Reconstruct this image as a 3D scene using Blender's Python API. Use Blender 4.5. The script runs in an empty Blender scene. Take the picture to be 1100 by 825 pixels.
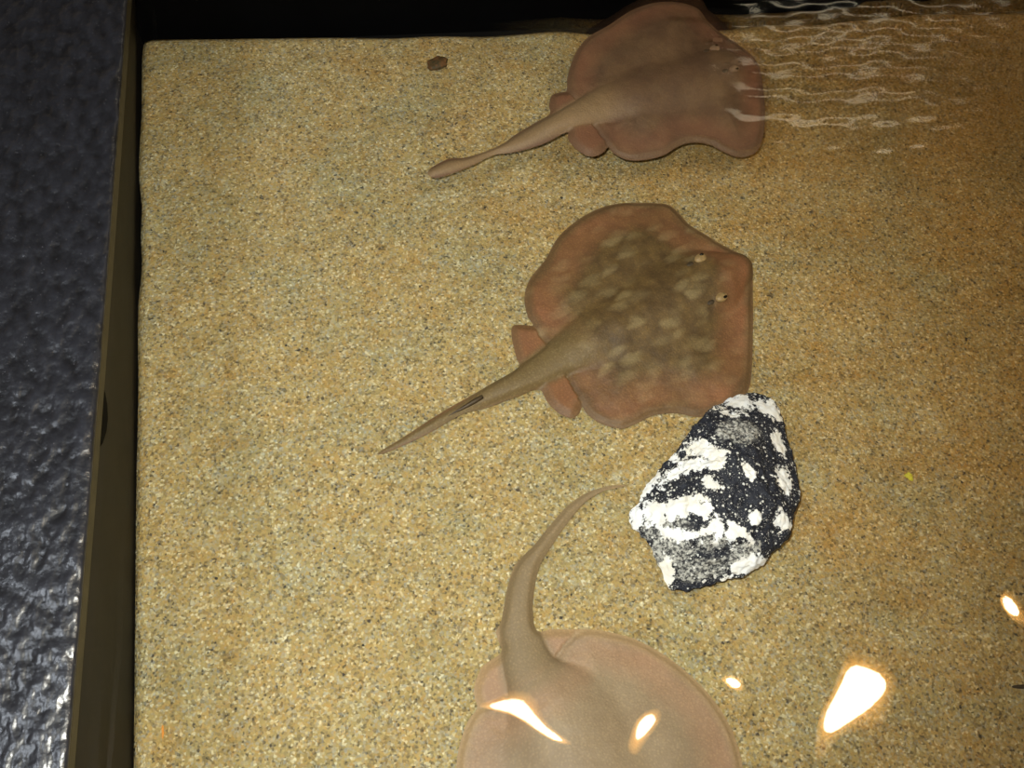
import bpy, bmesh, math, random
import numpy as np
from mathutils import Vector, Matrix, noise
from mathutils.geometry import delaunay_2d_cdt

SC = bpy.context.scene
COL = SC.collection
random.seed(4)

# ------------------------------------------------------------------ camera
W, Hh = 1100.0, 825.0
F = 1070.0                                  # focal length in pixels
CAM = np.array([0.0, 0.0, 1.0])             # one metre above the sand
NAD = (-70.0, -513.0)                       # where straight-down lies, from the image centre
up_c = -np.array([NAD[0], NAD[1], -F]); up_c /= np.linalg.norm(up_c)
xw = np.array([1.0, 0, 0]); xw -= xw.dot(up_c) * up_c; xw /= np.linalg.norm(xw)
yw = np.cross(up_c, xw)
ROT = np.array([xw, yw, up_c])              # camera axes -> world axes
def _hit(x, y):
    d = ROT @ np.array([x - W / 2, -(y - Hh / 2), -F]); return CAM - d * CAM[2] / d[2]
_q = _hit(1560, -22) - _hit(60, 33); _a = -math.atan2(_q[1], _q[0])      # turn the world so that the far tank side runs along X
ROT = np.array([[math.cos(_a), -math.sin(_a), 0], [math.sin(_a), math.cos(_a), 0], [0, 0, 1]]) @ ROT
cd = bpy.data.cameras.new('camera'); cam = bpy.data.objects.new('camera', cd); COL.objects.link(cam)
cd.sensor_width = 36.0; cd.lens = F / W * 36.0; cd.clip_start = 0.01
cam.matrix_world = Matrix.Translation(Vector(CAM)) @ Matrix(ROT.tolist()).to_4x4()
SC.camera = cam

def ray_dir(x, y):
    d = ROT @ np.array([x - W / 2, -(y - Hh / 2), -F]); return d / np.linalg.norm(d)

def at(x, y, z=0.0):
    d = ray_dir(x, y); t = (z - CAM[2]) / d[2]; return CAM + t * d

def at_many(pts, z=0.0):
    return np.array([at(x, y, z)[:2] for x, y in pts])

# ------------------------------------------------------------------ world, flash, exposure
w = bpy.data.worlds.new('dim_room'); SC.world = w; w.use_nodes = True
w.node_tree.nodes['Background'].inputs[0].default_value = (1.0, 0.80, 0.58, 1)
w.node_tree.nodes['Background'].inputs[1].default_value = 0.12
SC.view_settings.view_transform = 'Standard'; SC.view_settings.look = 'None'
SC.view_settings.exposure = 0.0; SC.view_settings.gamma = 1.0; SC.view_settings.use_curve_mapping = False

fl = bpy.data.lights.new('camera_flash', 'SPOT'); fo = bpy.data.objects.new('camera_flash', fl); COL.objects.link(fo)
fl.energy = 45.0; fl.color = (.975, 0.98, 0.90); fl.shadow_soft_size = 0.008
fl.spot_size = math.radians(82); fl.spot_blend = 0.85
fo.location = Vector(CAM + ROT @ np.array([-0.035, 0.045, 0.0]))
aim = Vector(at(420, 450)) - fo.location
fo.rotation_euler = aim.to_track_quat('-Z', 'Y').to_euler()

WATER_Z = 0.150
RIM_Z = 0.200
LAMP_Z = 2.45
EMIT = 42.0

# ------------------------------------------------------------------ helpers
def tag(o, label, cat, group=None, kind=None):
    o['label'] = label; o['category'] = cat
    if group: o['group'] = group
    if kind: o['kind'] = kind
    return o

def link(name, me, mat, parent=None):
    o = bpy.data.objects.new(name, me); COL.objects.link(o)
    if mat: me.materials.append(mat)
    if parent: o.parent = parent
    return o

def mesh_from(name, verts, faces, smooth=True):
    me = bpy.data.meshes.new(name)
    me.from_pydata([tuple(map(float, v)) for v in verts], [], [tuple(map(int, f)) for f in faces]); me.validate(); me.update()
    if smooth: me.polygons.foreach_set('use_smooth', [True] * len(me.polygons))
    return me

def fattr(me, name, vals):
    a = me.attributes.new(name, 'FLOAT', 'POINT'); a.data.foreach_set('value', np.asarray(vals, dtype=np.float32))

def bm_obj(name, bm, mat, parent=None, smooth=True):
    me = bpy.data.meshes.new(name); bmesh.ops.recalc_face_normals(bm, faces=bm.faces[:]); bm.to_mesh(me); bm.free()
    if smooth: me.polygons.foreach_set('use_smooth', [True] * len(me.polygons))
    return link(name, me, mat, parent)

def smooth(a, b, x):
    t = np.clip((x - a) / (b - a), 0, 1); return t * t * (3 - 2 * t)

def spline(pts, step, closed=True):
    """centripetal-ish Catmull-Rom through pts, resampled every step."""
    P = np.asarray(pts, float); n = len(P); out = []
    rng = range(n) if closed else range(n - 1)
    for i in rng:
        p1, p2 = P[i], P[(i + 1) % n]
        p0 = P[i - 1] if (closed or i > 0) else p1 - (p2 - p1)
        p3 = P[(i + 2) % n] if (closed or i + 2 < n) else p2 + (p2 - p1)
        L = np.linalg.norm(p2 - p1); k = max(2, int(math.ceil(L / step)))
        l0 = np.linalg.norm(p1 - p0) + 1e-9; l2 = np.linalg.norm(p3 - p2) + 1e-9
        m1 = (p2 - p0) / (l0 + L) * L; m2 = (p3 - p1) / (l2 + L) * L
        for j in range(k):
            t = j / k; t2 = t * t; t3 = t2 * t
            out.append((2*t3-3*t2+1)*p1 + (t3-2*t2+t)*m1 + (-2*t3+3*t2)*p2 + (t3-t2)*m2)
    if not closed: out.append(P[-1])
    return np.array(out)

def inside(poly, Q):
    x, y = Q[:, 0], Q[:, 1]; r = np.zeros(len(Q), bool); n = len(poly)
    for i in range(n):
        x1, y1 = poly[i]; x2, y2 = poly[(i + 1) % n]
        if y1 == y2: continue
        c = ((y1 > y) != (y2 > y)) & (x < (x2 - x1) * (y - y1) / (y2 - y1) + x1)
        r ^= c
    return r

def seg_dist(line, Q, closed=False):
    """distance of each Q to polyline, and arc-length parameter of the closest point (0..1)."""
    A = line if closed else line[:-1]
    B = np.roll(line, -1, axis=0) if closed else line[1:]
    best = np.full(len(Q), 1e9); par = np.zeros(len(Q))
    L = np.linalg.norm(B - A, axis=1); S = np.concatenate([[0], np.cumsum(L)])[:-1]; T = L.sum()
    for a, b, l, s in zip(A, B, L, S):
        ab = b - a; t = np.clip(((Q - a) @ ab) / max(l * l, 1e-12), 0, 1)
        d = np.hypot(*(Q - a - t[:, None] * ab).T); k = d < best
        best[k] = d[k]; par[k] = (s + t[k] * l) / T
    return best, par

def fill(poly, step):
    """triangles filling a closed outline: (points, boundary count, faces)."""
    lo, hi = poly.min(0), poly.max(0); g = []
    r = 0; y = lo[1]
    while y < hi[1]:
        xs = np.arange(lo[0] + (step / 2 if r % 2 else 0), hi[0], step)
        g.append(np.stack([xs, np.full(len(xs), y)], 1)); y += step * 0.866; r += 1
    g = np.concatenate(g); g = g[inside(poly, g)]
    coarse = poly[::2] if len(poly) > 200 else poly
    d, _ = seg_dist(poly, g, True); g = g[d > step * 0.55]
    n = len(poly)
    V = [Vector(p) for p in np.concatenate([poly, g])]
    E = [(i, (i + 1) % n) for i in range(n)]
    rv, re, rf, _, _, _ = delaunay_2d_cdt(V, E, [], 1, 1e-7)
    P = np.array([(v.x, v.y) for v in rv])
    return P, re, rf

def boundary_edges(faces):
    cnt = {}
    for f in faces:
        for a, b in zip(f, f[1:] + f[:1]):
            cnt.setdefault((min(a, b), max(a, b)), []).append((a, b))
    return [v[0] for v in cnt.values() if len(v) == 1]

def vnoise(P, scale, seed=0, octaves=3):
    off = Vector((seed * 7.31, seed * 3.17, seed * 1.73))
    return np.array([noise.fractal(Vector((p[0], p[1], p[2] if len(p) > 2 else 0.0)) * scale + off, 1.0, 2.0, octaves) for p in P])

# ------------------------------------------------------------------ material helper
class NT:
    def __init__(s, name):
        s.m = bpy.data.materials.new(name); s.m.use_nodes = True; s.t = s.m.node_tree; s.t.nodes.clear()
        s.out = s.t.nodes.new('ShaderNodeOutputMaterial')
        s.co = s.t.nodes.new('ShaderNodeTexCoord').outputs['Object']
    def n(s, kind, **kw):
        x = s.t.nodes.new('ShaderNode' + kind)
        for k, v in kw.items():
            if k.startswith('i_'): 
                key = k[2:]; key = int(key) if key.isdigit() else key.replace('_', ' ')
                inp = x.inputs[key]
                if hasattr(v, 'is_output'): s.t.links.new(v, inp)
                else: inp.default_value = v
            else: setattr(x, k, v)
        return x
    def ln(s, a, b): s.t.links.new(a, b)
    def scaled(s, v, src=None):
        x = s.n('Mapping', i_Scale=v); s.ln(src or s.co, x.inputs[0]); return x.outputs[0]
    def noise(s, scale, detail=3, rough=0.55, src=None, dist=0.0):
        x = s.n('TexNoise', i_Scale=scale, i_Detail=detail, i_Roughness=rough, i_Distortion=dist); s.ln(src or s.co, x.inputs['Vector']); return x.outputs[0]
    def voro(s, scale, src=None, feature='F1', rnd=1.0, out='Distance'):
        x = s.n('TexVoronoi', feature=feature, i_Scale=scale, i_Randomness=rnd); s.ln(src or s.co, x.inputs['Vector']); return x.outputs[out]
    def ramp(s, fac, stops, interp='LINEAR'):
        x = s.n('ValToRGB'); r = x.color_ramp; r.interpolation = interp
        while len(r.elements) < len(stops): r.elements.new(0.5)
        for e, (p, c) in zip(r.elements, stops):
            e.position = p; e.color = (c, c, c, 1) if isinstance(c, (int, float)) else (*c, 1)
        s.ln(fac, x.inputs[0]); return x.outputs[0]
    def mix(s, f, a, b, mode='MIX'):
        x = s.n('Mix', data_type='RGBA', blend_type=mode)
        for inp, v in ((x.inputs[0], f), (x.inputs[6], a), (x.inputs[7], b)):
            if hasattr(v, 'is_output'): s.ln(v, inp)
            elif isinstance(v, (int, float)): inp.default_value = v if inp.type == 'VALUE' else (v, v, v, 1)
            else: inp.default_value = (*v, 1)
        return x.outputs[2]
    def math(s, op, a, b=0.0):
        x = s.n('Math', operation=op)
        for inp, v in ((x.inputs[0], a), (x.inputs[1], b)):
            if hasattr(v, 'is_output'): s.ln(v, inp)
            else: inp.default_value = v
        return x.outputs[0]
    def attr(s, name): return s.n('Attribute', attribute_name=name).outputs['Fac']
    def bump(s, h, strength, dist, nrm=None):
        x = s.n('Bump', i_Strength=strength, i_Distance=dist); s.ln(h, x.inputs['Height'])
        if nrm is not None: s.ln(nrm, x.inputs['Normal'])
        return x.outputs[0]
    def pbr(s, col, rough=0.6, nrm=None, spec=0.5, **kw):
        b = s.n('BsdfPrincipled', i_Roughness=rough)
        b.inputs['Specular IOR Level'].default_value = spec
        for k, v in kw.items(): b.inputs[k].default_value = v
        if hasattr(col, 'is_output'): s.ln(col, b.inputs['Base Color'])
        else: b.inputs['Base Color'].default_value = (*col, 1)
        if nrm is not None: s.ln(nrm, b.inputs['Normal'])
        s.ln(b.outputs[0], s.out.inputs[0]); return s.m

# ------------------------------------------------------------------ materials
def sand_material():
    t = NT('wet_sand')
    rnd = t.n('SeparateColor'); t.ln(t.voro(440, out='Color'), rnd.inputs[0])
    rnd2 = t.n('SeparateColor'); t.ln(t.voro(270, out='Color'), rnd2.inputs[0])
    grain = t.ramp(rnd.outputs[0], [(0, (.030, .028, .026)), (.045, (.06, .05, .04)), (.10, (.22, .165, .08)), (.28, (.38, .29, .115)),
                                    (.50, (.49, .365, .135)), (.64, (.50, .31, .10)), (.74, (.36, .32, .21)), (.84, (.42, .40, .32)), (.91, (.62, .50, .24)), (1, (.90, .82, .56))])
    g2 = t.ramp(rnd2.outputs[1], [(0, (.05, .045, .04)), (.05, (.16, .125, .075)), (.2, (.36, .275, .115)), (.6, (.48, .365, .150)), (.8, (.47, .30, .10)), (.88, (.36, .34, .24)), (1, (.72, .60, .34))])
    c = t.mix(.42, grain, g2)
    big = t.noise(9, 4, .6)
    c = t.mix(t.ramp(big, [(.42, 0.0), (.64, .8)]), c, t.mix(1.0, c, (.82, .93, 1.08), 'MULTIPLY'))
    mid = t.noise(34, 3, .6)
    c = t.mix(t.ramp(mid, [(.45, 0.0), (.72, .7)]), c, t.mix(1.0, c, (.86, .74, .55), 'MULTIPLY'))
    # warm ambient light painted into the sand colour, in drifts on the right
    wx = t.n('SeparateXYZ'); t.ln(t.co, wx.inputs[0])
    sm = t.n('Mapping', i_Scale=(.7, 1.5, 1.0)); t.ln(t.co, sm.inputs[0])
    warm_light = t.math('ADD', t.math('MULTIPLY', wx.outputs[0], .9), t.math('MULTIPLY', wx.outputs[1], .35))
    warm_light = t.math('ADD', warm_light, t.math('MULTIPLY', t.math('SUBTRACT', t.noise(11, 4, .6, sm.outputs[0]), .5), 1.3))
    c = t.mix(t.ramp(warm_light, [(.28, 0.0), (.85, .85)]), c, t.mix(1.0, c, (.88, .68, .44), 'MULTIPLY'))
    h = t.math('ADD', t.voro(400), t.math('MULTIPLY', t.noise(60, 3), 1.2))
    return t.pbr(c, .8, t.bump(h, .55, .0016), .25)

def ray_material(name, centre, dark, pale, pink, edge, blotch=1.0, pink_amt=1.0, tailcol=None, band=(.05, .16, .42, .62), mottle=55, fine=.5):
    t = NT(name); m = t.attr('margin'); tl = t.attr('tail'); pf = t.attr('pelvic')
    nz = t.noise(mottle, 3, .6)
    stretch = t.scaled((.5, 1.0, 1.0))
    sx = t.n('TexNoise', i_Scale=70.0, i_Detail=2.0); t.ln(stretch, sx.inputs['Vector'])
    warp = t.n('VectorMath', operation='MULTIPLY_ADD'); t.ln(sx.outputs['Color'], warp.inputs[0]); warp.inputs[1].default_value = (.016, .016, .0); t.ln(stretch, warp.inputs[2])
    vb = t.n('TexVoronoi', feature='SMOOTH_F1', i_Scale=60.0, i_Smoothness=.30); t.ln(warp.outputs[0], vb.inputs['Vector'])
    spots = t.ramp(vb.outputs['Distance'], [(.22, 1.0), (.50, 0.0)])
    vr = t.n('SeparateColor'); t.ln(vb.outputs['Color'], vr.inputs[0])
    spots = t.math('MULTIPLY', spots, t.ramp(vr.outputs[0], [(.0, .35), (.55, .75), (1, 1.0)]))
    c = t.mix(t.ramp(nz, [(.35, 0.0), (.7, 1.0)]), dark, centre)
    c = t.mix(t.math('MULTIPLY', spots, blotch), c, pale)
    mm = t.math('ADD', m, t.math('MULTIPLY', t.math('SUBTRACT', t.noise(26, 3), .5), .22))
    bandf = t.ramp(mm, [(band[0], .25), (band[1], 1.0), (band[2], .75), (band[3], 0.0)])
    bandf = t.math('MULTIPLY', bandf, t.ramp(t.noise(14, 2), [(.3, .35 * pink_amt), (.65, pink_amt)]))
    bandf = t.math('MULTIPLY', bandf, t.math('SUBTRACT', 1.0, tl))
    c = t.mix(bandf, c, pink)
    c = t.mix(t.math('MULTIPLY', pf, .75 * pink_amt), c, pink)
    c = t.mix(t.ramp(t.attr('rim'), [(0, .8), (.5, .6), (1, 0.0)]), c, edge)
    if tailcol: c = t.mix(t.math('MULTIPLY', tl, .8), c, tailcol)
    d1 = t.voro(330); d2 = t.voro(230)
    dots = t.ramp(d1, [(.15, 1.0), (.5, 0.0)])
    c = t.mix(t.math('MULTIPLY', dots, fine * .7), c, t.mix(1.0, c, (1.75, 1.7, 1.55), 'MULTIPLY'))
    tdots = t.math('MULTIPLY', t.ramp(d2, [(.12, 1.0), (.34, 0.0)]), t.math('MULTIPLY', tl, fine * 1.0))
    c = t.mix(tdots, c, pale)
    h = t.math('ADD', t.math('MULTIPLY', t.voro(420), .6), t.noise(110, 3))
    return t.pbr(c, .55, t.bump(h, .35, .0012), .35)

MAT = {}
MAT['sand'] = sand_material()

def rim_material():
    t = NT('black_textured_ledge')
    sc = t.scaled((1.0, .62, 1.0))
    n1 = t.noise(88, 1.5, .5, sc, .0); n2 = t.noise(190, 2, .5); v = t.voro(48, sc, 'SMOOTH_F1')
    h = t.math('ADD', t.math('ADD', t.math('MULTIPLY', n1, 1.0), t.math('MULTIPLY', n2, .12)), t.math('MULTIPLY', v, .35))
    c = t.mix(t.ramp(n1, [(.3, 0.0), (.7, 1.0)]), (.008, .008, .010), (.021, .022, .029))
    fl_ = t.ramp(t.voro(190), [(.06, 1.0), (.10, 0.0)])
    c = t.mix(t.math('MULTIPLY', fl_, .35), c, (.25, .25, .28))
    return t.pbr(c, .33, t.bump(h, .7, .006), .9)
MAT['rim'] = rim_material()

def plain(name, col, rough=.5, var=.25, scale=40, spec=.4, bump=.2):
    t = NT(name); n = t.noise(scale, 4, .6)
    c = t.mix(t.ramp(n, [(.3, 0.0), (.7, 1.0)]), tuple(x * (1 - var) for x in col), tuple(x * (1 + var) for x in col))
    return t.pbr(c, rough, t.bump(n, bump, .001), spec)
MAT['wall_left'] = plain('brown_black_tank_side', (.0105, .0088, .0066), .6, .35, 24, .2)
MAT['wall_back'] = plain('black_tank_side', (.0016, .0016, .0020), .8, .3, 20, .05)
MAT['lip'] = plain('olive_edge_strip', (.040, .032, .014), .45, .3, 60, .35)
MAT['black'] = plain('dull_black', (.001, .001, .001), .8, .2, 30, .05)
MAT['floor'] = plain('dark_tank_floor', (.004, .004, .004), .8, .2, 20, .1)
MAT['ceiling'] = plain('dark_ceiling', (.030, .026, .022), .9, .2, 3, .1)

def water_material():
    t = NT('clear_water')
    fr = t.n('Fresnel', i_IOR=1.333)
    tr = t.n('BsdfTransparent'); tr.inputs[0].default_value = (.985, .99, .98, 1)
    gl = t.n('BsdfGlossy'); gl.inputs[0].default_value = (1, 1, 1, 1)
    t.ln(t.math('ADD', t.math('MULTIPLY', t.attr('ruffle'), .16), .012), gl.inputs['Roughness'])   # hair-fine wavelets
    # where the surface is ruffled, part of the light is bent by the ripples
    rf = t.n('BsdfRefraction', i_IOR=1.10, i_Roughness=.0); rf.inputs[0].default_value = (.98, .93, .84, 1)  # warm tint stands in for warm room light over the ruffled water
    m0 = t.n('MixShader'); t.ln(t.math('MULTIPLY', t.attr('ruffle'), .55), m0.inputs[0]); t.ln(tr.outputs[0], m0.inputs[1]); t.ln(rf.outputs[0], m0.inputs[2])
    mx = t.n('MixShader'); t.ln(fr.outputs[0], mx.inputs[0]); t.ln(m0.outputs[0], mx.inputs[1]); t.ln(gl.outputs[0], mx.inputs[2])
    t.ln(mx.outputs[0], t.out.inputs[0]); return t.m
MAT['water'] = water_material()

def emitter(name, col, s):
    t = NT(name); e = t.n('Emission', i_Strength=s); e.inputs[0].default_value = (*col, 1); t.ln(e.outputs[0], t.out.inputs[0]); return t.m
MAT['bulb'] = emitter('lit_bulb', (1.0, .86, .58), EMIT * 2.0)
MAT['ledge_glow'] = emitter('added_cool_glow', (.84, .91, 1.0), 15.0)
MAT['streak_glow'] = emitter('added_warm_glow', (1.0, .86, .60), 5.2)
def glow_material():
    t = NT('lit_amber_reflector')
    e = t.n('Emission'); e.inputs[0].default_value = (1.0, .48, .11, 1)
    t.ln(t.math('MULTIPLY', t.ramp(t.attr('radial'), [(.45, 1.0), (.8, .35), (1, .05)]), EMIT * 1.1), e.inputs[1]); t.ln(e.outputs[0], t.out.inputs[0]); return t.m
MAT['glow'] = glow_material()
MAT['housing'] = plain('lamp_housing_metal', (.05, .05, .05), .4, .1)

# ------------------------------------------------------------------ the setting: floor, walls, ledge, sand
LEFT = [(153, 46), (151, 80), (151, 115), (149, 150), (148, 185), (151, 220), (150, 250), (151, 285), (147, 330), (147, 420), (145, 520), (144, 620), (143, 720), (142, 825), (141, 930), (140, 1060)]
TOP = [(158, 41), (175, 39.5), (230, 39), (300, 38), (360, 37.5), (420, 38), (470, 36), (520, 36.5), (560, 34), (600, 31), (640, 34), (700, 33), (760, 31), (805, 27),
       (840, 24), (880, 24), (915, 20), (960, 16), (1000, 12), (1050, 13), (1100, 11), (1200, 6), (1420, -2)]
sand_px = TOP + [(1450, 400), (1480, 1060)] + LEFT[::-1]
sp = spline(at_many(sand_px), .006)

def sand_height(P):
    Q = np.asarray(P)[:, :2]
    return .0022 * vnoise(Q, 9, 1) + .0012 * vnoise(Q, 34, 2) - .0004

def flat_rect(name, corners, mat, label, cat, z=0):
    me = mesh_from(name, corners, [(0, 1, 2, 3)], False); o = link(name, me, mat)
    return tag(o, label, cat, kind='structure')

def prism(name, poly, z0, z1, mat, parent=None):
    n = len(poly); bm = bmesh.new()
    lo = [bm.verts.new((p[0], p[1], z0)) for p in poly]; hi = [bm.verts.new((p[0], p[1], z1)) for p in poly]
    bm.faces.new(lo[::-1]); bm.faces.new(hi)
    for i in range(n): bm.faces.new((lo[i], lo[(i + 1) % n], hi[(i + 1) % n], hi[i]))
    return bm_obj(name, bm, mat, parent, False)

c0, c1, c2, c3 = at(-20, 1150), at(1560, 1150), at(1560, -60), at(60, -60)
fl_o = prism('floor', [c0[:2], c1[:2], c2[:2], c3[:2]], -.06, -.03, MAT['floor'])
tag(fl_o, 'dark tank floor buried under the sand bed', 'floor', kind='structure')

P, E_, Fc = fill(sp, .0062)
dd, _ = seg_dist(sp[::2], P, True)
z = sand_height(P) * smooth(0, .02, dd) - .005 * (1 - smooth(0, .011, dd)) ** 2
V = np.column_stack([P, z]); n0 = len(V)
be = boundary_edges([list(f) for f in Fc]); bidx = {}
Vl = [tuple(v) for v in V]; Fl = [tuple(f) for f in Fc]
for a, b in be:
    for k in (a, b):
        if k not in bidx: bidx[k] = len(Vl); Vl.append((V[k][0], V[k][1], -.0299))
    Fl.append((b, a, bidx[a], bidx[b]))
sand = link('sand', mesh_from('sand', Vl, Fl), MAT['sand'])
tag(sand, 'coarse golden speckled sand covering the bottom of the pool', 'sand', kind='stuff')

# left tank side: from a line just behind the sand's edge up to the inner edge of the ledge
def lerp(a, b, t): return a + (b - a) * t
N = 60; rows = []
foot = spline(np.array([(148, -60), (147, 40), (146, 150), (145, 300), (144, 450), (142.5, 620), (140.5, 825), (139, 1060)], float), 20, False)
def foot_at(y): return np.interp(y, foot[:, 1], foot[:, 0])
def edge_x(y): return 135.5 + (71 - 135.5) * y / 825.0 + 1.5 * math.sin(math.pi * max(0, min(1, y / 825)))
ys = np.linspace(-60, 1060, N)
Vw, Fw = [], []
for y in ys:
    b = at(foot_at(y), y, -.03 + .03); top = at(edge_x(y), y, RIM_Z)
    b = np.array([b[0], b[1], 0.0])
    for t in (0, .12, .5, 1.0):
        p = lerp(b, top, t); p[2] = RIM_Z * t; Vw.append(p)
    p = np.array([b[0], b[1], -.03]); Vw.append(p)
    p = np.array([top[0] - .03, top[1], RIM_Z]); Vw.append(p)
    p = np.array([b[0] - .03, b[1], -.03]); Vw.append(p)
for i in range(N - 1):
    a, b = i * 7, (i + 1) * 7
    for q0, q1 in ((4, 0), (0, 1), (1, 2), (2, 3), (3, 5), (5, 6), (6, 4)):
        Fw.append((a + q0, b + q0, b + q1, a + q1))
wl = link('wall_left', mesh_from('wall_left', Vw, Fw, False), MAT['wall_left'])
tag(wl, 'dark brown inner side of the tank below the black ledge', 'wall', kind='structure')

# overflow slot in the tank side, just under the lip
def project(p):
    c = ROT.T @ (np.asarray(p) - CAM); return W / 2 + F * c[0] / -c[2], Hh / 2 - F * c[1] / -c[2]
def wall_point(y, t):
    b = at(foot_at(y), y, 0.0); top = at(edge_x(y), y, RIM_Z); return lerp(b, top, t)
bm = bmesh.new(); rings = []
for y, wd in ((414, .004), (424, .026), (436, .042), (450, .050), (464, .046), (476, .030), (484, .004)):
    hi_ = .945; pts = [wall_point(y, hi_), wall_point(y, hi_ - wd * 3.7)]
    n_ = np.array([.0020, 0, .0008])
    rings.append([bm.verts.new(pts[0] + n_), bm.verts.new(pts[1] + n_), bm.verts.new(pts[1] - 8 * n_), bm.verts.new(pts[0] - 8 * n_)])
for r0, r1 in zip(rings, rings[1:]):
    for k in range(4): bm.faces.new((r0[k], r0[(k + 1) % 4], r1[(k + 1) % 4], r1[k]))
bm.faces.new(rings[0][::-1]); bm.faces.new(rings[-1])
so = bm_obj('overflow_slot', bm, MAT['black'], wl, False)
so['label'] = 'narrow black slot'

# ledge (rim) with a rounded inner edge, olive lip strip under it
xs_off = [(-.60, -.16), (-.60, 0), (-.40, 0), (-.20, 0), (-.10, 0), (-.05, 0), (-.02, 0), (-.006, 0), (-.002, -.0006), (0, -.0025)]
Vr, Fr = [], []
K = len(xs_off)
for y in ys:
    e = at(edge_x(y), y, RIM_Z + .006)
    for dx, dz in xs_off: Vr.append((e[0] + dx, e[1], RIM_Z + .006 + dz))
    Vr.append((e[0], e[1], RIM_Z)); Vr.append((e[0] - .55, e[1], RIM_Z - .001))
K += 2
for i in range(N - 1):
    for k in range(K):
        Fr.append((i * K + k, i * K + (k + 1) % K, (i + 1) * K + (k + 1) % K, (i + 1) * K + k))
Fr.append(tuple(range(K))); Fr.append(tuple(range((N - 1) * K, N * K))[::-1])
rim = link('trim_left', mesh_from('trim_left', Vr, Fr, True), MAT['rim'])
tag(rim, 'wide black pebbled ledge along the left side of the pool', 'ledge', kind='structure')
Vp, Fp = [], []
for y in ys:
    e = at(edge_x(y), y, RIM_Z + .003)
    drop = .0125
    for dx, dz in ((.0006, .003), (.0012, 0), (.0012, -drop), (-.004, -drop - .001), (-.004, .002)): Vp.append((e[0] + dx, e[1], RIM_Z + .001 + dz))
for i in range(N - 1):
    for k in range(5): Fp.append((i * 5 + k, i * 5 + (k + 1) % 5, (i + 1) * 5 + (k + 1) % 5, (i + 1) * 5 + k))
lip = link('lip', mesh_from('lip', Vp, Fp, False), MAT['lip'], rim)
lip['label'] = 'thin olive brown edge strip'

# far tank side
b0, b1 = at(60, 33), at(1560, -22)
dirv = (b1 - b0) / np.linalg.norm(b1 - b0); nrm = np.array([-dirv[1], dirv[0], 0])
bp = [b0[:2], b1[:2], (b1 + nrm * .04)[:2], (b0 + nrm * .04)[:2]]
wb = prism('wall_back', bp, -.03, RIM_Z + .02, MAT['wall_back'])
tag(wb, 'black far side of the tank behind the sand', 'wall', kind='structure')

# ------------------------------------------------------------------ water surface
PATCH = at(980, 60, WATER_Z)
def ruffle(X, Y):
    s = (X - PATCH[0]); u = (Y - PATCH[1])
    return np.maximum(0, np.exp(-(np.where(u < 0, u / .15, u / .2)) ** 2 - (np.where(s < 0, s / .34, s / .5)) ** 2) - .11)
def wave(X, Y):
    """height of the water surface; real ripples spread from the far right corner."""
    calm = .62 * (.00022 * np.sin(2*np.pi*(X*7.1 + Y*4.3) + .4) + .00020 * np.sin(2*np.pi*(X*-5.2 + Y*9.4) + 1.9)
            + .00010 * np.sin(2*np.pi*(X*13.3 + Y*-6.1) + 2.6) + .00007 * np.sin(2*np.pi*(X*9.0 + Y*17.0) + .9))
    A = ruffle(X, Y)
    ph = 2*np.pi*(Y*27 + X*2.0 + .35*np.sin(9*X + 1) + .18*np.sin(23*X + 5*Y))
    ph2 = 2*np.pi*(Y*57 - X*4.5 + .3*np.sin(14*X + 2))
    return calm + A * (.00085*np.sin(ph) * (.75 + .5*np.sin(11*X + 31*Y + 2)*np.sin(17*X - 13*Y)) + .00022*np.sin(ph2) + .00030*np.sin(2*np.pi*(X*21 + Y*19)))
def wave_normal(x, y, e=1e-4):
    gx = (wave(np.array(x + e), np.array(y)) - wave(np.array(x - e), np.array(y))) / (2 * e)
    gy = (wave(np.array(x), np.array(y + e)) - wave(np.array(x), np.array(y - e))) / (2 * e)
    n = np.array([-gx, -gy, 1.0]); return n / np.linalg.norm(n)
y0 = at(600, 1120, WATER_Z)[1]; x1 = at(1450, 400, WATER_Z)[0]
nx, ny = 430, 380
Vq, Fq = [], []
wallx = np.array([[p[0], p[1]] for p in (lerp(np.array([*at(foot_at(y), y)[:2], 0]), at(edge_x(y), y, RIM_Z), WATER_Z / RIM_Z) for y in ys)])
o_ = np.argsort(wallx[:, 1])
vv = np.linspace(0, 1, ny); uu = np.linspace(0, 1, nx)
G = []
for v in vv:
    row_y_l = y0 + (b0[1] - .001 - y0) * v
    xl = np.interp(row_y_l, wallx[o_, 1], wallx[o_, 0]) + .001
    X = xl + (x1 - xl) * uu
    yb = b0[1] + (X - b0[0]) * dirv[1] / dirv[0] - .001
    Y = y0 + (yb - y0) * v
    G.append(np.column_stack([X, Y, WATER_Z + wave(X, Y)]))
Vq = np.concatenate(G)
Fq = [(j * nx + i, j * nx + i + 1, (j + 1) * nx + i + 1, (j + 1) * nx + i) for j in range(ny - 1) for i in range(nx - 1)]
water = link('water', mesh_from('water', Vq, Fq), MAT['water'])
fattr(water.data, 'ruffle', ruffle(Vq[:, 0], Vq[:, 1]))
tag(water, 'clear rippled water surface over the sandy pool', 'water', kind='structure')

# ------------------------------------------------------------------ stingrays
def chain(crop, sc, pts): return [(crop[0] + x / sc, crop[1] + y / sc) for x, y in pts]

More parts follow.
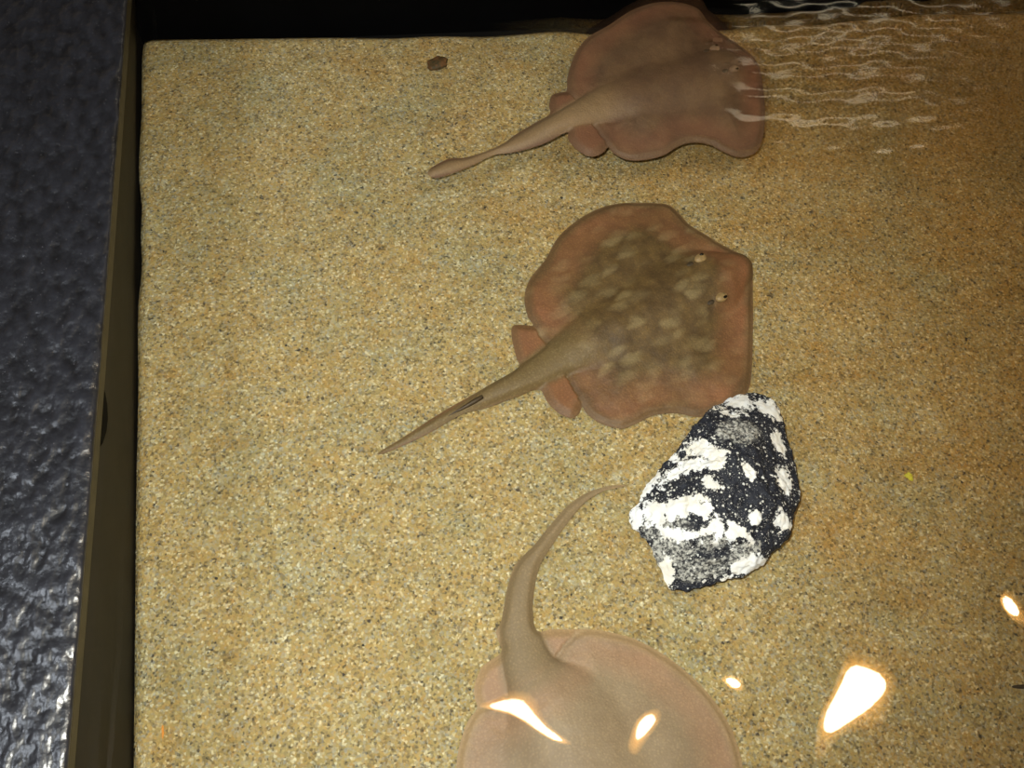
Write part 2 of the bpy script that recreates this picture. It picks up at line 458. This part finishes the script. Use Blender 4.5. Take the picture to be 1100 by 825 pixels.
def build_ray(px_out, px_disc, px_mid, eyes_px, mat, label, zb, lift=None, T=.020, tail_r=1.0, belly=0.0, eye_r=.0062, edge_h=.0032, eye_mat=None, step=.0019):
    """px_out: whole silhouette; px_disc: the disc alone; px_mid: midline from tail tip to snout with half widths."""
    out = spline(at_many(px_out, zb + .008), step)
    disc = spline(at_many(px_disc, zb + .008), .004)
    mid = at_many([(x, y) for x, y, r in px_mid], zb + .008); rad = np.array([r for _, _, r in px_mid]) * .00104
    midl = spline(mid, .004, False)
    s_ctrl = np.concatenate([[0], np.cumsum(np.linalg.norm(np.diff(mid, axis=0), axis=1))]); s_ctrl /= s_ctrl[-1]
    P, _, Fc = fill(out, step)
    d_out, _ = seg_dist(out, P, True)
    d_disc, _ = seg_dist(disc, P, True); ins = inside(disc, P); d_in = np.where(ins, d_disc, 0.0)
    d_mid, s = seg_dist(midl, P); r = np.interp(s, s_ctrl, rad)
    dmax = d_in.max()
    # wing: thin margin rising slowly; midline: a broad ridge whose width is the body's half width
    wing = np.where(ins, edge_h * smooth(-.001, .007, d_disc) + .011 * smooth(0, dmax * .75, d_in), 0)
    b = smooth(-.012, .055, np.where(ins, d_disc, -d_disc))
    rr = np.maximum(r, 1e-4) * (1 + .75 * b); q = .5 + 1.1 * b
    ridge = np.clip(1 - (d_mid / rr) ** 2, 0, 1) ** q * np.minimum(r * .62, T)
    pel = np.where(ins, 0, np.minimum(d_out / .010, 1) ** .6 * .0042)
    k_ = .0035; a_ = np.maximum(wing, pel); c_ = ridge + .35 * b * wing
    hh = np.clip(.5 + .5 * (c_ - a_) / k_, 0, 1); h = a_ * (1 - hh) + c_ * hh + k_ * hh * (1 - hh) * b
    h = h + np.where(ins, .0006 * vnoise(P, 60, 7), 0)
    eyes = at_many(eyes_px, zb + .02)
    for e in eyes: h += .0035 * np.exp(-((P - e) ** 2).sum(1) / .009 ** 2)
    edge = smooth(-.002, .007, d_out); h = h * (.15 + .85 * edge) + .0008
    base = np.full(len(P), zb)
    cen = disc.mean(0)
    if lift is not None: base = base + lift(P, cen)
    top = base + h; bot = base - belly * h
    ax = at_many([px_mid[-1][:2]], zb)[0] - cen; ang = math.atan2(ax[1], ax[0])
    R = np.array([[math.cos(-ang), -math.sin(-ang)], [math.sin(-ang), math.cos(-ang)]])
    L = (P - cen) @ R.T
    n = len(P)
    # seam: boundary vertices are shared by upper and lower skin
    be = boundary_edges([list(f) for f in Fc]); bset = {k for e in be for k in e}
    V = [(L[i][0], L[i][1], top[i] - zb) for i in range(n)]; low = {}
    for i in range(n):
        if i in bset: low[i] = i
        else: low[i] = len(V); V.append((L[i][0], L[i][1], bot[i] - zb))
    src = list(range(n)) + [i for i in range(n) if i not in bset]
    Fs = [tuple(f) for f in Fc] + [tuple(low[k] for k in f)[::-1] for f in Fc]
    me = mesh_from('stingray', V, Fs)
    sh = me.attributes.get('sharp_edge') or me.attributes.new('sharp_edge', 'BOOLEAN', 'EDGE')
    sh.data.foreach_set('value', [(e.vertices[0] in bset and e.vertices[1] in bset) for e in me.edges])
    src = np.array(src)
    tailm = np.clip((1 - smooth(.0, .10, d_in)) * (1 - smooth(.75, 1.35, d_mid / np.maximum(r, 1e-4))), 0, 1) * (1 - smooth(.5, .6, s))
    fattr(me, 'margin', (d_in / dmax)[src]); fattr(me, 'tail', tailm[src]); fattr(me, 'rim', np.clip(d_out / .012, 0, 1)[src])
    pelm = np.where(ins, 0, 1) * (1 - tailm) ; fattr(me, 'pelvic', pelm[src])
    o = link('stingray', me, mat); o.location = (cen[0], cen[1], zb); o.rotation_euler = (0, 0, ang)
    tag(o, label, 'stingray', 'stingrays in the pool')
    for e in eyes:
        k = np.argmin(((P - e) ** 2).sum(1)); le = L[k]; zt = top[k] - zb
        bm = bmesh.new()
        bmesh.ops.create_uvsphere(bm, u_segments=20, v_segments=12, radius=1.0)
        for v in bm.verts:
            v.co = Vector((v.co.x * eye_r * 1.25, v.co.y * eye_r * .95, v.co.z * eye_r * .62))
        eo = bm_obj('eye', bm, eye_mat, o); eo.location = (le[0], le[1], zt - .0006)
        side = 1 if le[1] > 0 else -1
        bm = bmesh.new(); bmesh.ops.create_uvsphere(bm, u_segments=14, v_segments=8, radius=1.0)
        for v in bm.verts: v.co = Vector((v.co.x * eye_r * .48, v.co.y * eye_r * .30, v.co.z * eye_r * .30))
        po = bm_obj('pupil', bm, MAT['pupil'], eo); po.location = (eye_r * .42, side * eye_r * .42, eye_r * .42)
        # breathing hole just behind each eye
        bm = bmesh.new(); bmesh.ops.create_uvsphere(bm, u_segments=16, v_segments=8, radius=1.0)
        for v in bm.verts: v.co = Vector((v.co.x * eye_r * .8, v.co.y * eye_r * .5, v.co.z * eye_r * .22))
        q = le + np.array([-eye_r * 2.3, -side * eye_r * .1]); kk = np.argmin(((L - q) ** 2).sum(1))
        spo = bm_obj('spiracle', bm, MAT['spiracle'], o); spo.location = (q[0], q[1], top[kk] - zb)
    return o, (P, L, top, zb, cen, ang)

t = NT('glossy_black_pupil'); MAT['pupil'] = t.pbr((.004, .004, .004), .08, None, .8)
MAT['spiracle'] = plain('dark_brown_hole', (.05, .034, .018), .6, .2)
MAT['eye_tan'] = plain('pale_tan_eyelid', (.30, .20, .085), .45, .3, 300)
MAT['eye_grey'] = plain('pale_pink_eyelid', (.30, .19, .11), .45, .3, 300)

MAT['ray_middle'] = ray_material('mottled_olive_ray_skin', (.140, .088, .032), (.082, .050, .021), (.26, .20, .098), (.265, .112, .052), (.150, .088, .040), .62, .8, (.165, .115, .050), (.03, .12, .26, .42))
MAT['ray_far'] = ray_material('brown_grey_ray_skin', (.165, .098, .050), (.100, .056, .032), (.215, .145, .080), (.235, .092, .050), (.135, .076, .040), .30, .55, (.25, .165, .085), (.03, .12, .24, .38), 30, .3)
MAT['ray_near'] = ray_material('pale_tan_ray_skin', (.300, .226, .142), (.250, .182, .112), (.35, .255, .150), (.38, .200, .115), (.37, .25, .125), .25, .6, (.215, .158, .088), (.02, .14, .26, .42), 26, .35)

# middle ray
C2 = ((400, 190), 2.4444)
tail_up = [(12, 720), (60, 690), (100, 665), (200, 602), (300, 545), (385, 493)]
pel_up = [(378, 465), (366, 410), (370, 385), (400, 383), (422, 384)]
disc2 = [(408, 360), (400, 310), (415, 260), (455, 210), (490, 150), (540, 105), (600, 75), (660, 62), (740, 60), (780, 65), (805, 85), (835, 118), (880, 145), (940, 180), (982, 203), (999, 225),
         (1003, 300), (1003, 400), (1000, 500), (990, 555), (960, 585), (900, 615), (860, 624), (800, 615), (740, 622), (690, 645), (655, 655), (600, 640), (565, 615)]
pel_lo = [(553, 598), (545, 615), (525, 628), (490, 615), (460, 585), (440, 553)]
tail_lo = [(380, 572), (300, 600), (240, 617), (150, 667), (60, 708), (16, 724)]
close2 = [(553, 598), (520, 540), (470, 455), (430, 400)]
mid2 = [(12, 722, 1), (120, 668, 3.5), (240, 606, 6.5), (300, 573, 10), (400, 525, 16), (500, 468, 21), (620, 405, 30), (760, 335, 40), (900, 265, 34), (1003, 215, 12)]
def conv(c, pts): return chain(c[0], c[1], pts)
m2 = [(400 + x / C2[1], 190 + y / C2[1], r) for x, y, r in mid2]
ray2, info2 = build_ray(conv(C2, tail_up + pel_up + disc2 + pel_lo + tail_lo), conv(C2, disc2 + close2), m2, [(752, 279), (775, 320)],
                        MAT['ray_middle'], 'round brown stingray with mottled olive back and rusty pink margins resting beside the white rock', .002,
                        lift=lambda P, c: .0012 * np.sin(P[:, 0] * 55) * np.sin(P[:, 1] * 48) * smooth(.06, .12, np.hypot(*(P - c).T)) + .0012, eye_mat=MAT['eye_tan'])
# barb lying along the tail
Pq, Lq, Tq, zq, cq, aq = info2
def add_barb(o, info, pts_px, widths, mat):
    P, L, T_, zb, cen, ang = info; bm = bmesh.new(); prev = None
    W_ = at_many(pts_px, zb + .012); R = np.array([[math.cos(-ang), -math.sin(-ang)], [math.sin(-ang), math.cos(-ang)]]); Lw = (W_ - cen) @ R.T
    for i, (q, wd) in enumerate(zip(Lw, widths)):
        d = Lw[min(i + 1, len(Lw) - 1)] - Lw[max(i - 1, 0)]; d /= np.linalg.norm(d); nn = np.array([-d[1], d[0]])
        k = np.argmin(((L - q) ** 2).sum(1)); zt = T_[k] - zb
        ring = [bm.verts.new((*(q + nn * wd), zt - .0003)), bm.verts.new((*q, zt + wd * .8 + .0004)), bm.verts.new((*(q - nn * wd), zt - .0003)), bm.verts.new((*q, zt - .0012))]
        if prev:
            for j in range(4): bm.faces.new((prev[j], prev[(j + 1) % 4], ring[(j + 1) % 4], ring[j]))
        else: bm.faces.new(ring)
        prev = ring
    bm.faces.new(prev[::-1])
    b = bm_obj('tail_spine', bm, mat, o); return b
MAT['barb'] = plain('grey_brown_barb', (.075, .052, .030), .45, .3, 200)
bb = add_barb(ray2, info2, conv(C2, [(290, 572), (270, 583), (250, 594), (225, 607), (200, 621)]), [.0026, .0030, .0024, .0016, .0004], MAT['barb'])
bb['label'] = 'dark grey tail spine'

# far ray, swimming above the sand by the far wall
C1 = ((440, 0), 2.619)
tu1 = [(50, 462), (58, 447), (80, 434), (112, 420), (150, 417), (200, 402), (260, 378), (300, 352), (350, 328), (396, 306)]
pu1 = [(394, 282), (402, 256), (425, 249), (442, 247)]
d1 = [(445, 210), (465, 150), (500, 105), (560, 70), (620, 35), (680, 17), (760, 15), (810, 28), (835, 55), (870, 84), (930, 120), (970, 150), (990, 190), (1003, 260), (1005, 330), (995, 390), (975, 418), (930, 430),
      (880, 415), (850, 400), (800, 393), (760, 402), (720, 425), (660, 437), (610, 435), (575, 418)]
pl1 = [(561, 403), (545, 420), (520, 431), (495, 427), (465, 405), (447, 380), (446, 362)]
tl1 = [(380, 387), (300, 401), (240, 407), (170, 441), (110, 466), (70, 475)]
cl1 = [(558, 400), (520, 350), (480, 290), (450, 255)]
mid1 = [(52, 464, 5), (110, 446, 8), (170, 428, 6), (240, 397, 7), (320, 372, 11), (420, 335, 16), (520, 300, 24), (650, 262, 34), (790, 228, 38), (920, 195, 32), (1000, 190, 12)]
m1 = [(440 + x / C1[1], y / C1[1], r * .85) for x, y, r in mid1]
def lift1(P, c):
    d = P - c
    return .010 * smooth(.0, .13, d[:, 1]) + .0022 * np.sin(d[:, 0] * 42 + 1) * smooth(.05, .11, np.hypot(*d.T)) - .012 * smooth(-.10, -.26, d[:, 0])
ray1, info1 = build_ray(conv(C1, tu1 + pu1 + d1 + pl1 + tl1), conv(C1, d1 + cl1), m1, [(789, 76), (768, 50)],
                        MAT['ray_far'], 'brown stingray swimming at the far wall under the rippled water', .055, lift=lift1, belly=.35, eye_mat=MAT['eye_grey'], eye_r=.0052, T=.018)

# near pale ray, partly out of frame
C3 = ((460, 500), 2.54)
tr3 = [(545, 49), (515, 57), (480, 66), (430, 97), (385, 148), (342, 210), (306, 270), (290, 340), (287, 400), (298, 447)]
pr3 = [(340, 443), (380, 444)]
d3 = [(430, 444), (480, 449), (560, 469), (640, 509), (720, 570), (785, 640), (830, 715), (855, 785), (866, 850), (860, 940), (820, 1050), (740, 1150), (630, 1215), (500, 1240), (370, 1225), (250, 1170),
      (160, 1080), (105, 980), (80, 880), (78, 805), (92, 740), (112, 690), (134, 660)]
pl3 = [(127, 630), (127, 595), (150, 545), (200, 505)]
tl3 = [(190, 470), (186, 448), (197, 430), (205, 395), (219, 320), (240, 264), (290, 213), (330, 163), (380, 108), (430, 73), (490, 52), (520, 48)]
cl3 = [(170, 650), (250, 610), (320, 560), (380, 475)]
mid3 = [(545, 49, .6), (485, 58, 2), (430, 85, 4), (380, 130, 6), (335, 188, 8.5), (285, 255, 11.5), (258, 330, 14.5), (247, 400, 17), (255, 470, 20), (280, 560, 26), (340, 660, 38), (400, 780, 46), (450, 920, 52), (500, 1080, 44), (535, 1225, 14)]
m3 = [(460 + x / C3[1], 500 + y / C3[1], r) for x, y, r in mid3]
ray3, info3 = build_ray(conv(C3, tr3 + pr3 + d3 + pl3 + tl3), conv(C3, d3 + cl3), m3, conv(C3, [(430, 1010), (560, 980)]),
                        MAT['ray_near'], 'pale tan stingray in front with curved tail and lamp glints over its back', .004,
                        lift=lambda P, c: .0015 * np.sin(P[:, 0] * 40 + 1) * smooth(.08, .15, np.hypot(*(P - c).T)) + .0015, eye_mat=MAT['eye_tan'], T=.024)

# ------------------------------------------------------------------ rock
def rock_material():
    t = NT('black_rock_with_white_crust')
    wsharp = t.attr('white')
    n1 = t.noise(120, 5, .65); n2 = t.noise(300, 3, .6); n3 = t.noise(48, 4, .6)
    a = t.math('ADD', wsharp, t.math('MULTIPLY', t.math('SUBTRACT', n1, .5), 2.0))
    a = t.math('ADD', a, t.math('MULTIPLY', t.math('SUBTRACT', n3, .5), .9))
    a = t.math('ADD', a, t.math('MULTIPLY', t.math('SUBTRACT', n2, .5), .6))
    crust = t.ramp(a, [(.46, 0.0), (.56, 1.0)])
    sp_ = t.ramp(t.math('ADD', t.voro(210), t.math('MULTIPLY', t.math('SUBTRACT', n1, .5), 1.5)), [(.13, .95), (.20, 0.0)])
    sp2 = t.ramp(t.math('ADD', t.voro(560), t.math('MULTIPLY', t.math('SUBTRACT', n1, .5), 1.0)), [(.12, .6), (.28, 0.0)])
    blk = t.mix(t.ramp(n1, [(.35, 0.0), (.7, 1.0)]), (.005, .006, .012), (.030, .034, .050))
    grey = t.mix(t.ramp(n2, [(.42, 0.0), (.60, 1.0)]), (.05, .05, .055), (.62, .62, .58))
    g = t.math('ADD', t.attr('grey'), t.math('MULTIPLY', t.math('SUBTRACT', n1, .5), 1.6))
    c = t.mix(t.ramp(g, [(.48, 0.0), (.66, .85)]), blk, grey)
    c = t.mix(sp2, c, (.45, .45, .45)); c = t.mix(sp_, c, (.70, .70, .68))
    wh = t.mix(t.ramp(n3, [(.4, 0.0), (.65, 1.0)]), (.92, .95, 1.0), (.92, .89, .82))
    c = t.mix(crust, c, wh)
    h = t.math('ADD', n1, t.math('MULTIPLY', crust, .5))
    return t.pbr(c, .7, t.bump(h, .6, .0018), .3)
MAT['rock'] = rock_material()
C4 = ((650, 400), 3.3)
rock_px = [(520, 65), (570, 78), (608, 112), (625, 160), (640, 220), (660, 280), (670, 340), (681, 420), (676, 480), (655, 530), (642, 590), (600, 640), (545, 690), (480, 724), (400, 741), (340, 752), (290, 762), (240, 750),
           (210, 715), (182, 650), (160, 600), (130, 562), (96, 522), (94, 490), (120, 458), (148, 400), (188, 347), (240, 298), (290, 230), (340, 170), (390, 123), (450, 84)]
ZS = .032
sil = spline(at_many(conv(C4, rock_px), ZS), .003)
ctr = at_many(conv(C4, [(410, 430)]), ZS)[0]
topc = at_many(conv(C4, [(440, 360)]), .06)[0]
angs = np.linspace(0, 2 * np.pi, 361)[:-1]
sa = np.arctan2(sil[:, 1] - ctr[1], sil[:, 0] - ctr[0]); sr = np.hypot(*(sil - ctr).T); oo = np.argsort(sa)
Rphi = np.interp(angs, np.concatenate([sa[oo] - 2*np.pi, sa[oo], sa[oo] + 2*np.pi]), np.tile(sr[oo], 3))
RH = .072
prof = [(0.0, .0015), (.45, .0015), (.80, .0018), (.90, .005), (.965, .016), (1.0, ZS)]
for k in range(1, 110):
    a = k / 110 * math.pi / 2
    prof.append((math.cos(a) ** .85, ZS + (RH - ZS) * math.sin(a) ** .9))
prof.append((0.0, RH))
RV, idx = [], []
for k, (s, zz) in enumerate(prof):
    if s == 0.0:
        cc = ctr if k == 0 else topc; RV.append((*cc, zz)); idx.append([len(RV) - 1] * 360); continue
    f = max(0, (zz - ZS) / (RH - ZS)); cc = ctr + (topc - ctr) * f ** 1.4
    row = []
    for p, r in zip(angs, Rphi):
        RV.append((cc[0] + math.cos(p) * r * s, cc[1] + math.sin(p) * r * s, zz)); row.append(len(RV) - 1)
    idx.append(row)
RV = np.array(RV)
# chip planes give the stone flat facets: heights are cut by slanted planes (point, outward tilt)
def px4(x, y, zz): return at(C4[0][0] + x / C4[1], C4[0][1] + y / C4[1], zz)
cuts = [((230, 520), .044, (-.75, -.10, 1.0)), ((300, 690), .034, (-.25, -.9, 1.0)), ((560, 600), .052, (.35, -.55, 1.0)), ((590, 330), .056, (.62, .06, 1.0)), ((470, 170), .050, (.05, .62, 1.0)),
        ((330, 250), .050, (-.62, .35, 1.0)), ((440, 420), .0665, (-.10, -.12, 1.0))]
for (xx, yy), zz, nv in cuts:
    p0 = px4(xx, yy, zz); nv = np.array(nv) / np.linalg.norm(nv)
    d = (RV - p0) @ nv
    m = (d > 0) & (RV[:, 2] > ZS * .5)
    RV[m, 2] -= (d[m] / nv[2]) * .92
cen3 = np.array([*ctr, .02])
nz1 = vnoise(RV, 42, 3, 4); nz2 = vnoise(RV, 130, 5, 4)
ridged = np.abs(vnoise(RV, 70, 9, 3))
dv = RV - cen3; dv /= np.maximum(np.linalg.norm(dv, axis=1, keepdims=True), 1e-6)
amp = np.where(RV[:, 2] > .002, 1.0, .2)
RV = RV + dv * (.0022 * nz1 + .0012 * nz2 - .0035 * ridged + .0012)[:, None] * amp[:, None]
Fk = []
for k in range(len(idx) - 1):
    a, b = idx[k], idx[k + 1]
    for i in range(360):
        j = (i + 1) % 360
        f = []
        for q in (a[i], a[j], b[j], b[i]):
            if q not in f: f.append(q)
        if len(f) >= 3: Fk.append(tuple(f))
me = mesh_from('rock', RV - np.array([*ctr, 0]), Fk)
def blob(x, y, rx, ry, rot=0, zz=.045):
    p = px4(x, y, zz)[:2]; q = RV[:, :2] - p; a = math.radians(rot); s = .00104 / C4[1]
    u = (q[:, 0] * math.cos(a) + q[:, 1] * math.sin(a)) / (rx * s); v = (-q[:, 0] * math.sin(a) + q[:, 1] * math.cos(a)) / (ry * s)
    return np.exp(-(u * u + v * v) * .69)
white = np.zeros(len(RV))
for b in [(352, 275, 62, 30, -50, .055), (385, 320, 28, 34, 0, .058), (255, 485, 82, 42, 0, .05), (330, 500, 40, 28, 10, .055), (470, 105, 75, 38, 15, .04), (580, 120, 45, 38, -40, .04), (450, 140, 38, 26, 0, .045),
          (615, 250, 26, 42, 10, .045), (628, 390, 30, 50, 0, .045), (612, 540, 32, 26, 20, .04), (500, 362, 16, 30, 15, .06), (395, 560, 26, 36, 20, .055), (462, 562, 55, 14, -40, .055), (500, 695, 62, 24, 12, .03),
          (150, 390, 34, 60, -35, .03), (120, 510, 34, 46, 0, .03), (230, 375, 70, 28, 38, .045), (315, 335, 66, 30, 10, .055), (170, 500, 40, 60, 20, .036), (275, 575, 70, 26, -20, .045), (245, 300, 16, 22, 0, .04), (215, 720, 22, 40, 0, .02), (525, 520, 22, 22, 0, .06), (435, 590, 22, 30, 0, .05), (360, 395, 44, 22, -30, .06)]:
    white = np.maximum(white, blob(*b))
for b in [(445, 122, 20, 18, 0, .045), (528, 84, 12, 10, 0, .035), (300, 540, 26, 22, 0, .05), (270, 400, 60, 30, 15, .05)]:
    white = white * (1 - .9 * blob(*b))
grey = np.zeros(len(RV))
for b in [(470, 215, 80, 55, 0, .055), (200, 540, 90, 60, -40, .04), (240, 640, 70, 60, 0, .035), (380, 590, 70, 40, 0, .05), (480, 650, 60, 30, 15, .04), (340, 710, 90, 30, 0, .025)]:
    grey = np.maximum(grey, blob(*b))
fattr(me, 'white', white); fattr(me, 'grey', grey)
rock = link('rock', me, MAT['rock']); rock.location = (ctr[0], ctr[1], 0)
tag(rock, 'craggy black rock crusted with white patches on the sand', 'rock')

# ------------------------------------------------------------------ small things on the sand
def lump(name, px, size, mat, label, cat, seed, sink=.3, rough=.25, rot=0):
    p = at(*px, 0); bm = bmesh.new(); bmesh.ops.create_icosphere(bm, subdivisions=4, radius=1.0)
    for v in bm.verts:
        k = 1 + rough * noise.fractal(v.co * 1.6 + Vector((seed * 3.3, 0, 0)), 1.0, 2.0, 3)
        v.co = Vector((v.co.x * size[0] * k, v.co.y * size[1] * k, v.co.z * size[2] * k))
    o = bm_obj(name, bm, mat); o.location = (p[0], p[1], size[2] * (1 - 2 * sink)); o.rotation_euler = (0, 0, rot)
    return tag(o, label, cat)
t = NT('red_brown_shell'); nn = t.noise(160, 4, .6)
c = t.mix(t.ramp(nn, [(.38, 0.0), (.62, 1.0)]), (.045, .040, .018), (.15, .070, .025)); MAT['shell'] = t.pbr(c, .6, t.bump(nn, .5, .001), .3)
lump('pebble', (470, 69), (.0135, .0105, .0045), MAT['shell'], 'small dark brown pebble half buried near the far wall', 'pebble', 3, .30, .22, .4)
MAT['yellow'] = plain('yellow_fleck', (.62, .55, .05), .5, .15, 300)
lump('shell_fragment', (976, 512), (.0042, .0032, .0018), MAT['yellow'], 'tiny yellow fleck lying on the sand right of the rock', 'fragment', 5, .2, .6, -.5)
MAT['orange'] = plain('orange_fleck', (.75, .30, .05), .5, .15, 300)
lump('twig', (175, 786), (.0011, .0058, .0010), MAT['orange'], 'tiny orange sliver on the sand beside the left wall', 'twig', 6, .15, .3, .05)
MAT['darkbit'] = plain('dark_fleck', (.05, .035, .02), .5, .15, 300)
lump('wood_chip', (1097, 738), (.0095, .0020, .0016), MAT['darkbit'], 'thin dark sliver on the sand by the right edge', 'wood chip', 8, .15, .4, -.1)

# ------------------------------------------------------------------ room above: ceiling, lamps seen mirrored in the water, and added lights
ceil = prism('ceiling', [(-3.0, -2.0), (3.4, -2.0), (3.4, 4.6), (-3.0, 4.6)], LAMP_Z + .09, LAMP_Z + .14, MAT['ceiling'])
tag(ceil, 'dark ceiling of the room above the pool', 'ceiling', kind='structure')
def lamp_at(px, rx, ry, label, rot=0.0, amber=1.3):
    p = at(*px, WATER_Z); nrm_ = wave_normal(p[0], p[1]); d = ray_dir(*px); rdir = d - 2 * d.dot(nrm_) * nrm_
    tt = (LAMP_Z - p[2]) / rdir[2]; q = p + rdir * tt
    root = bpy.data.objects.new('ceiling_lamp', None); COL.objects.link(root); root.location = q; root.rotation_euler = (0, 0, rot)
    tag(root, label, 'lamp', 'ceiling lamps mirrored in the water')
    def lathe(name, prf, mat, n=32):
        bm = bmesh.new(); prev = None
        for r, zz in prf:
            ring = [bm.verts.new((math.cos(2*math.pi*i/n) * r * rx, math.sin(2*math.pi*i/n) * r * ry, zz)) for i in range(n)]
            if prev:
                for i in range(n): bm.faces.new((prev[i], prev[(i+1) % n], ring[(i+1) % n], ring[i]))
            prev = ring
        o = bm_obj(name, bm, mat, root)
        if name == 'reflector': fattr(o.data, 'radial', [math.hypot(v.co.x / rx, v.co.y / ry) / amber for v in o.data.vertices])
        return o
    lathe('housing', [(amber * 1.1, -.004), (amber * 1.12, .02), (amber * .9, .09), (.02, .09)], MAT['housing'])
    lathe('reflector', [(amber, 0.0), (amber * .9, .022), (.9, .036), (.02, .040)], MAT['glow'])
    lathe('bulb', [(.02, .0), (.5, .003), (.8, .010), (1.0, .022), (.9, .032), (.02, .034)], MAT['bulb'])
    return root
lamp_at((924, 738), .072, .125, 'ceiling lamp mirrored as the largest glint, at lower right over bare sand', -.6, 1.5)
lamp_at((558, 762), .088, .015, 'ceiling lamp mirrored as the slanted glint by the pale ray tail', -.40, 1.6)
lamp_at((696, 776), .038, .046, 'ceiling lamp mirrored as the round glint over the pale ray right of its tail', -.4, 1.6)
lamp_at((789, 733), .036, .028, 'small ceiling lamp mirrored as the faint glint just right of the pale ray', .0, 1.6)
lamp_at((1086, 650), .050, .060, 'ceiling lamp mirrored as the small glint at the right edge', .1, 1.6)

def light_panel(name, cen, sx, sy, mat, label, cat, rot=0):
    root = bpy.data.objects.new(name, None); COL.objects.link(root); root.location = cen; root.rotation_euler = (0, 0, rot); tag(root, label, cat)
    bm = bmesh.new(); f = .02
    lo = [bm.verts.new((x * (sx/2+f), y * (sy/2+f), -.012)) for x, y in ((-1,-1),(1,-1),(1,1),(-1,1))]
    li = [bm.verts.new((x * sx/2, y * sy/2, -.012)) for x, y in ((-1,-1),(1,-1),(1,1),(-1,1))]
    hi = [bm.verts.new((x * (sx/2+f), y * (sy/2+f), .05)) for x, y in ((-1,-1),(1,-1),(1,1),(-1,1))]
    for i in range(4):
        j = (i + 1) % 4
        bm.faces.new((lo[i], lo[j], li[j], li[i])); bm.faces.new((lo[i], lo[j], hi[j], hi[i]))
    bm.faces.new(hi)
    bm_obj('frame', bm, MAT['housing'], root, False)
    bm = bmesh.new(); a = [bm.verts.new((x * sx/2, y * sy/2, -.006)) for x, y in ((-1,-1),(1,-1),(1,1),(-1,1))]; b = [bm.verts.new((x * sx/2, y * sy/2, .004)) for x, y in ((-1,-1),(1,-1),(1,1),(-1,1))]
    bm.faces.new(a); bm.faces.new(b[::-1])
    for i in range(4): bm.faces.new((a[i], a[(i+1) % 4], b[(i+1) % 4], b[i]))
    bm_obj('diffuser', bm, mat, root, False)
    return root
def mirror_spot(px, zz):
    p = at(*px, zz); d = ray_dir(*px); r = np.array([d[0], d[1], -d[2]]); return p + r * (LAMP_Z + .04 - zz) / r[2]
q = mirror_spot((-50, 950), RIM_Z)
light_panel('added_ledge_light', q, .5, .75, MAT['ledge_glow'], 'cool white light added out of view to brighten the black ledge', 'ceiling light')  # unseen light added for the bright highlights on the ledge
q = mirror_spot((915, 45), WATER_Z)
light_panel('added_streak_light', q, .95, .34, MAT['streak_glow'], 'long warm light added out of view to make the pale ripple streaks', 'ceiling light')  # unseen light added so that the ripples show pale streaks
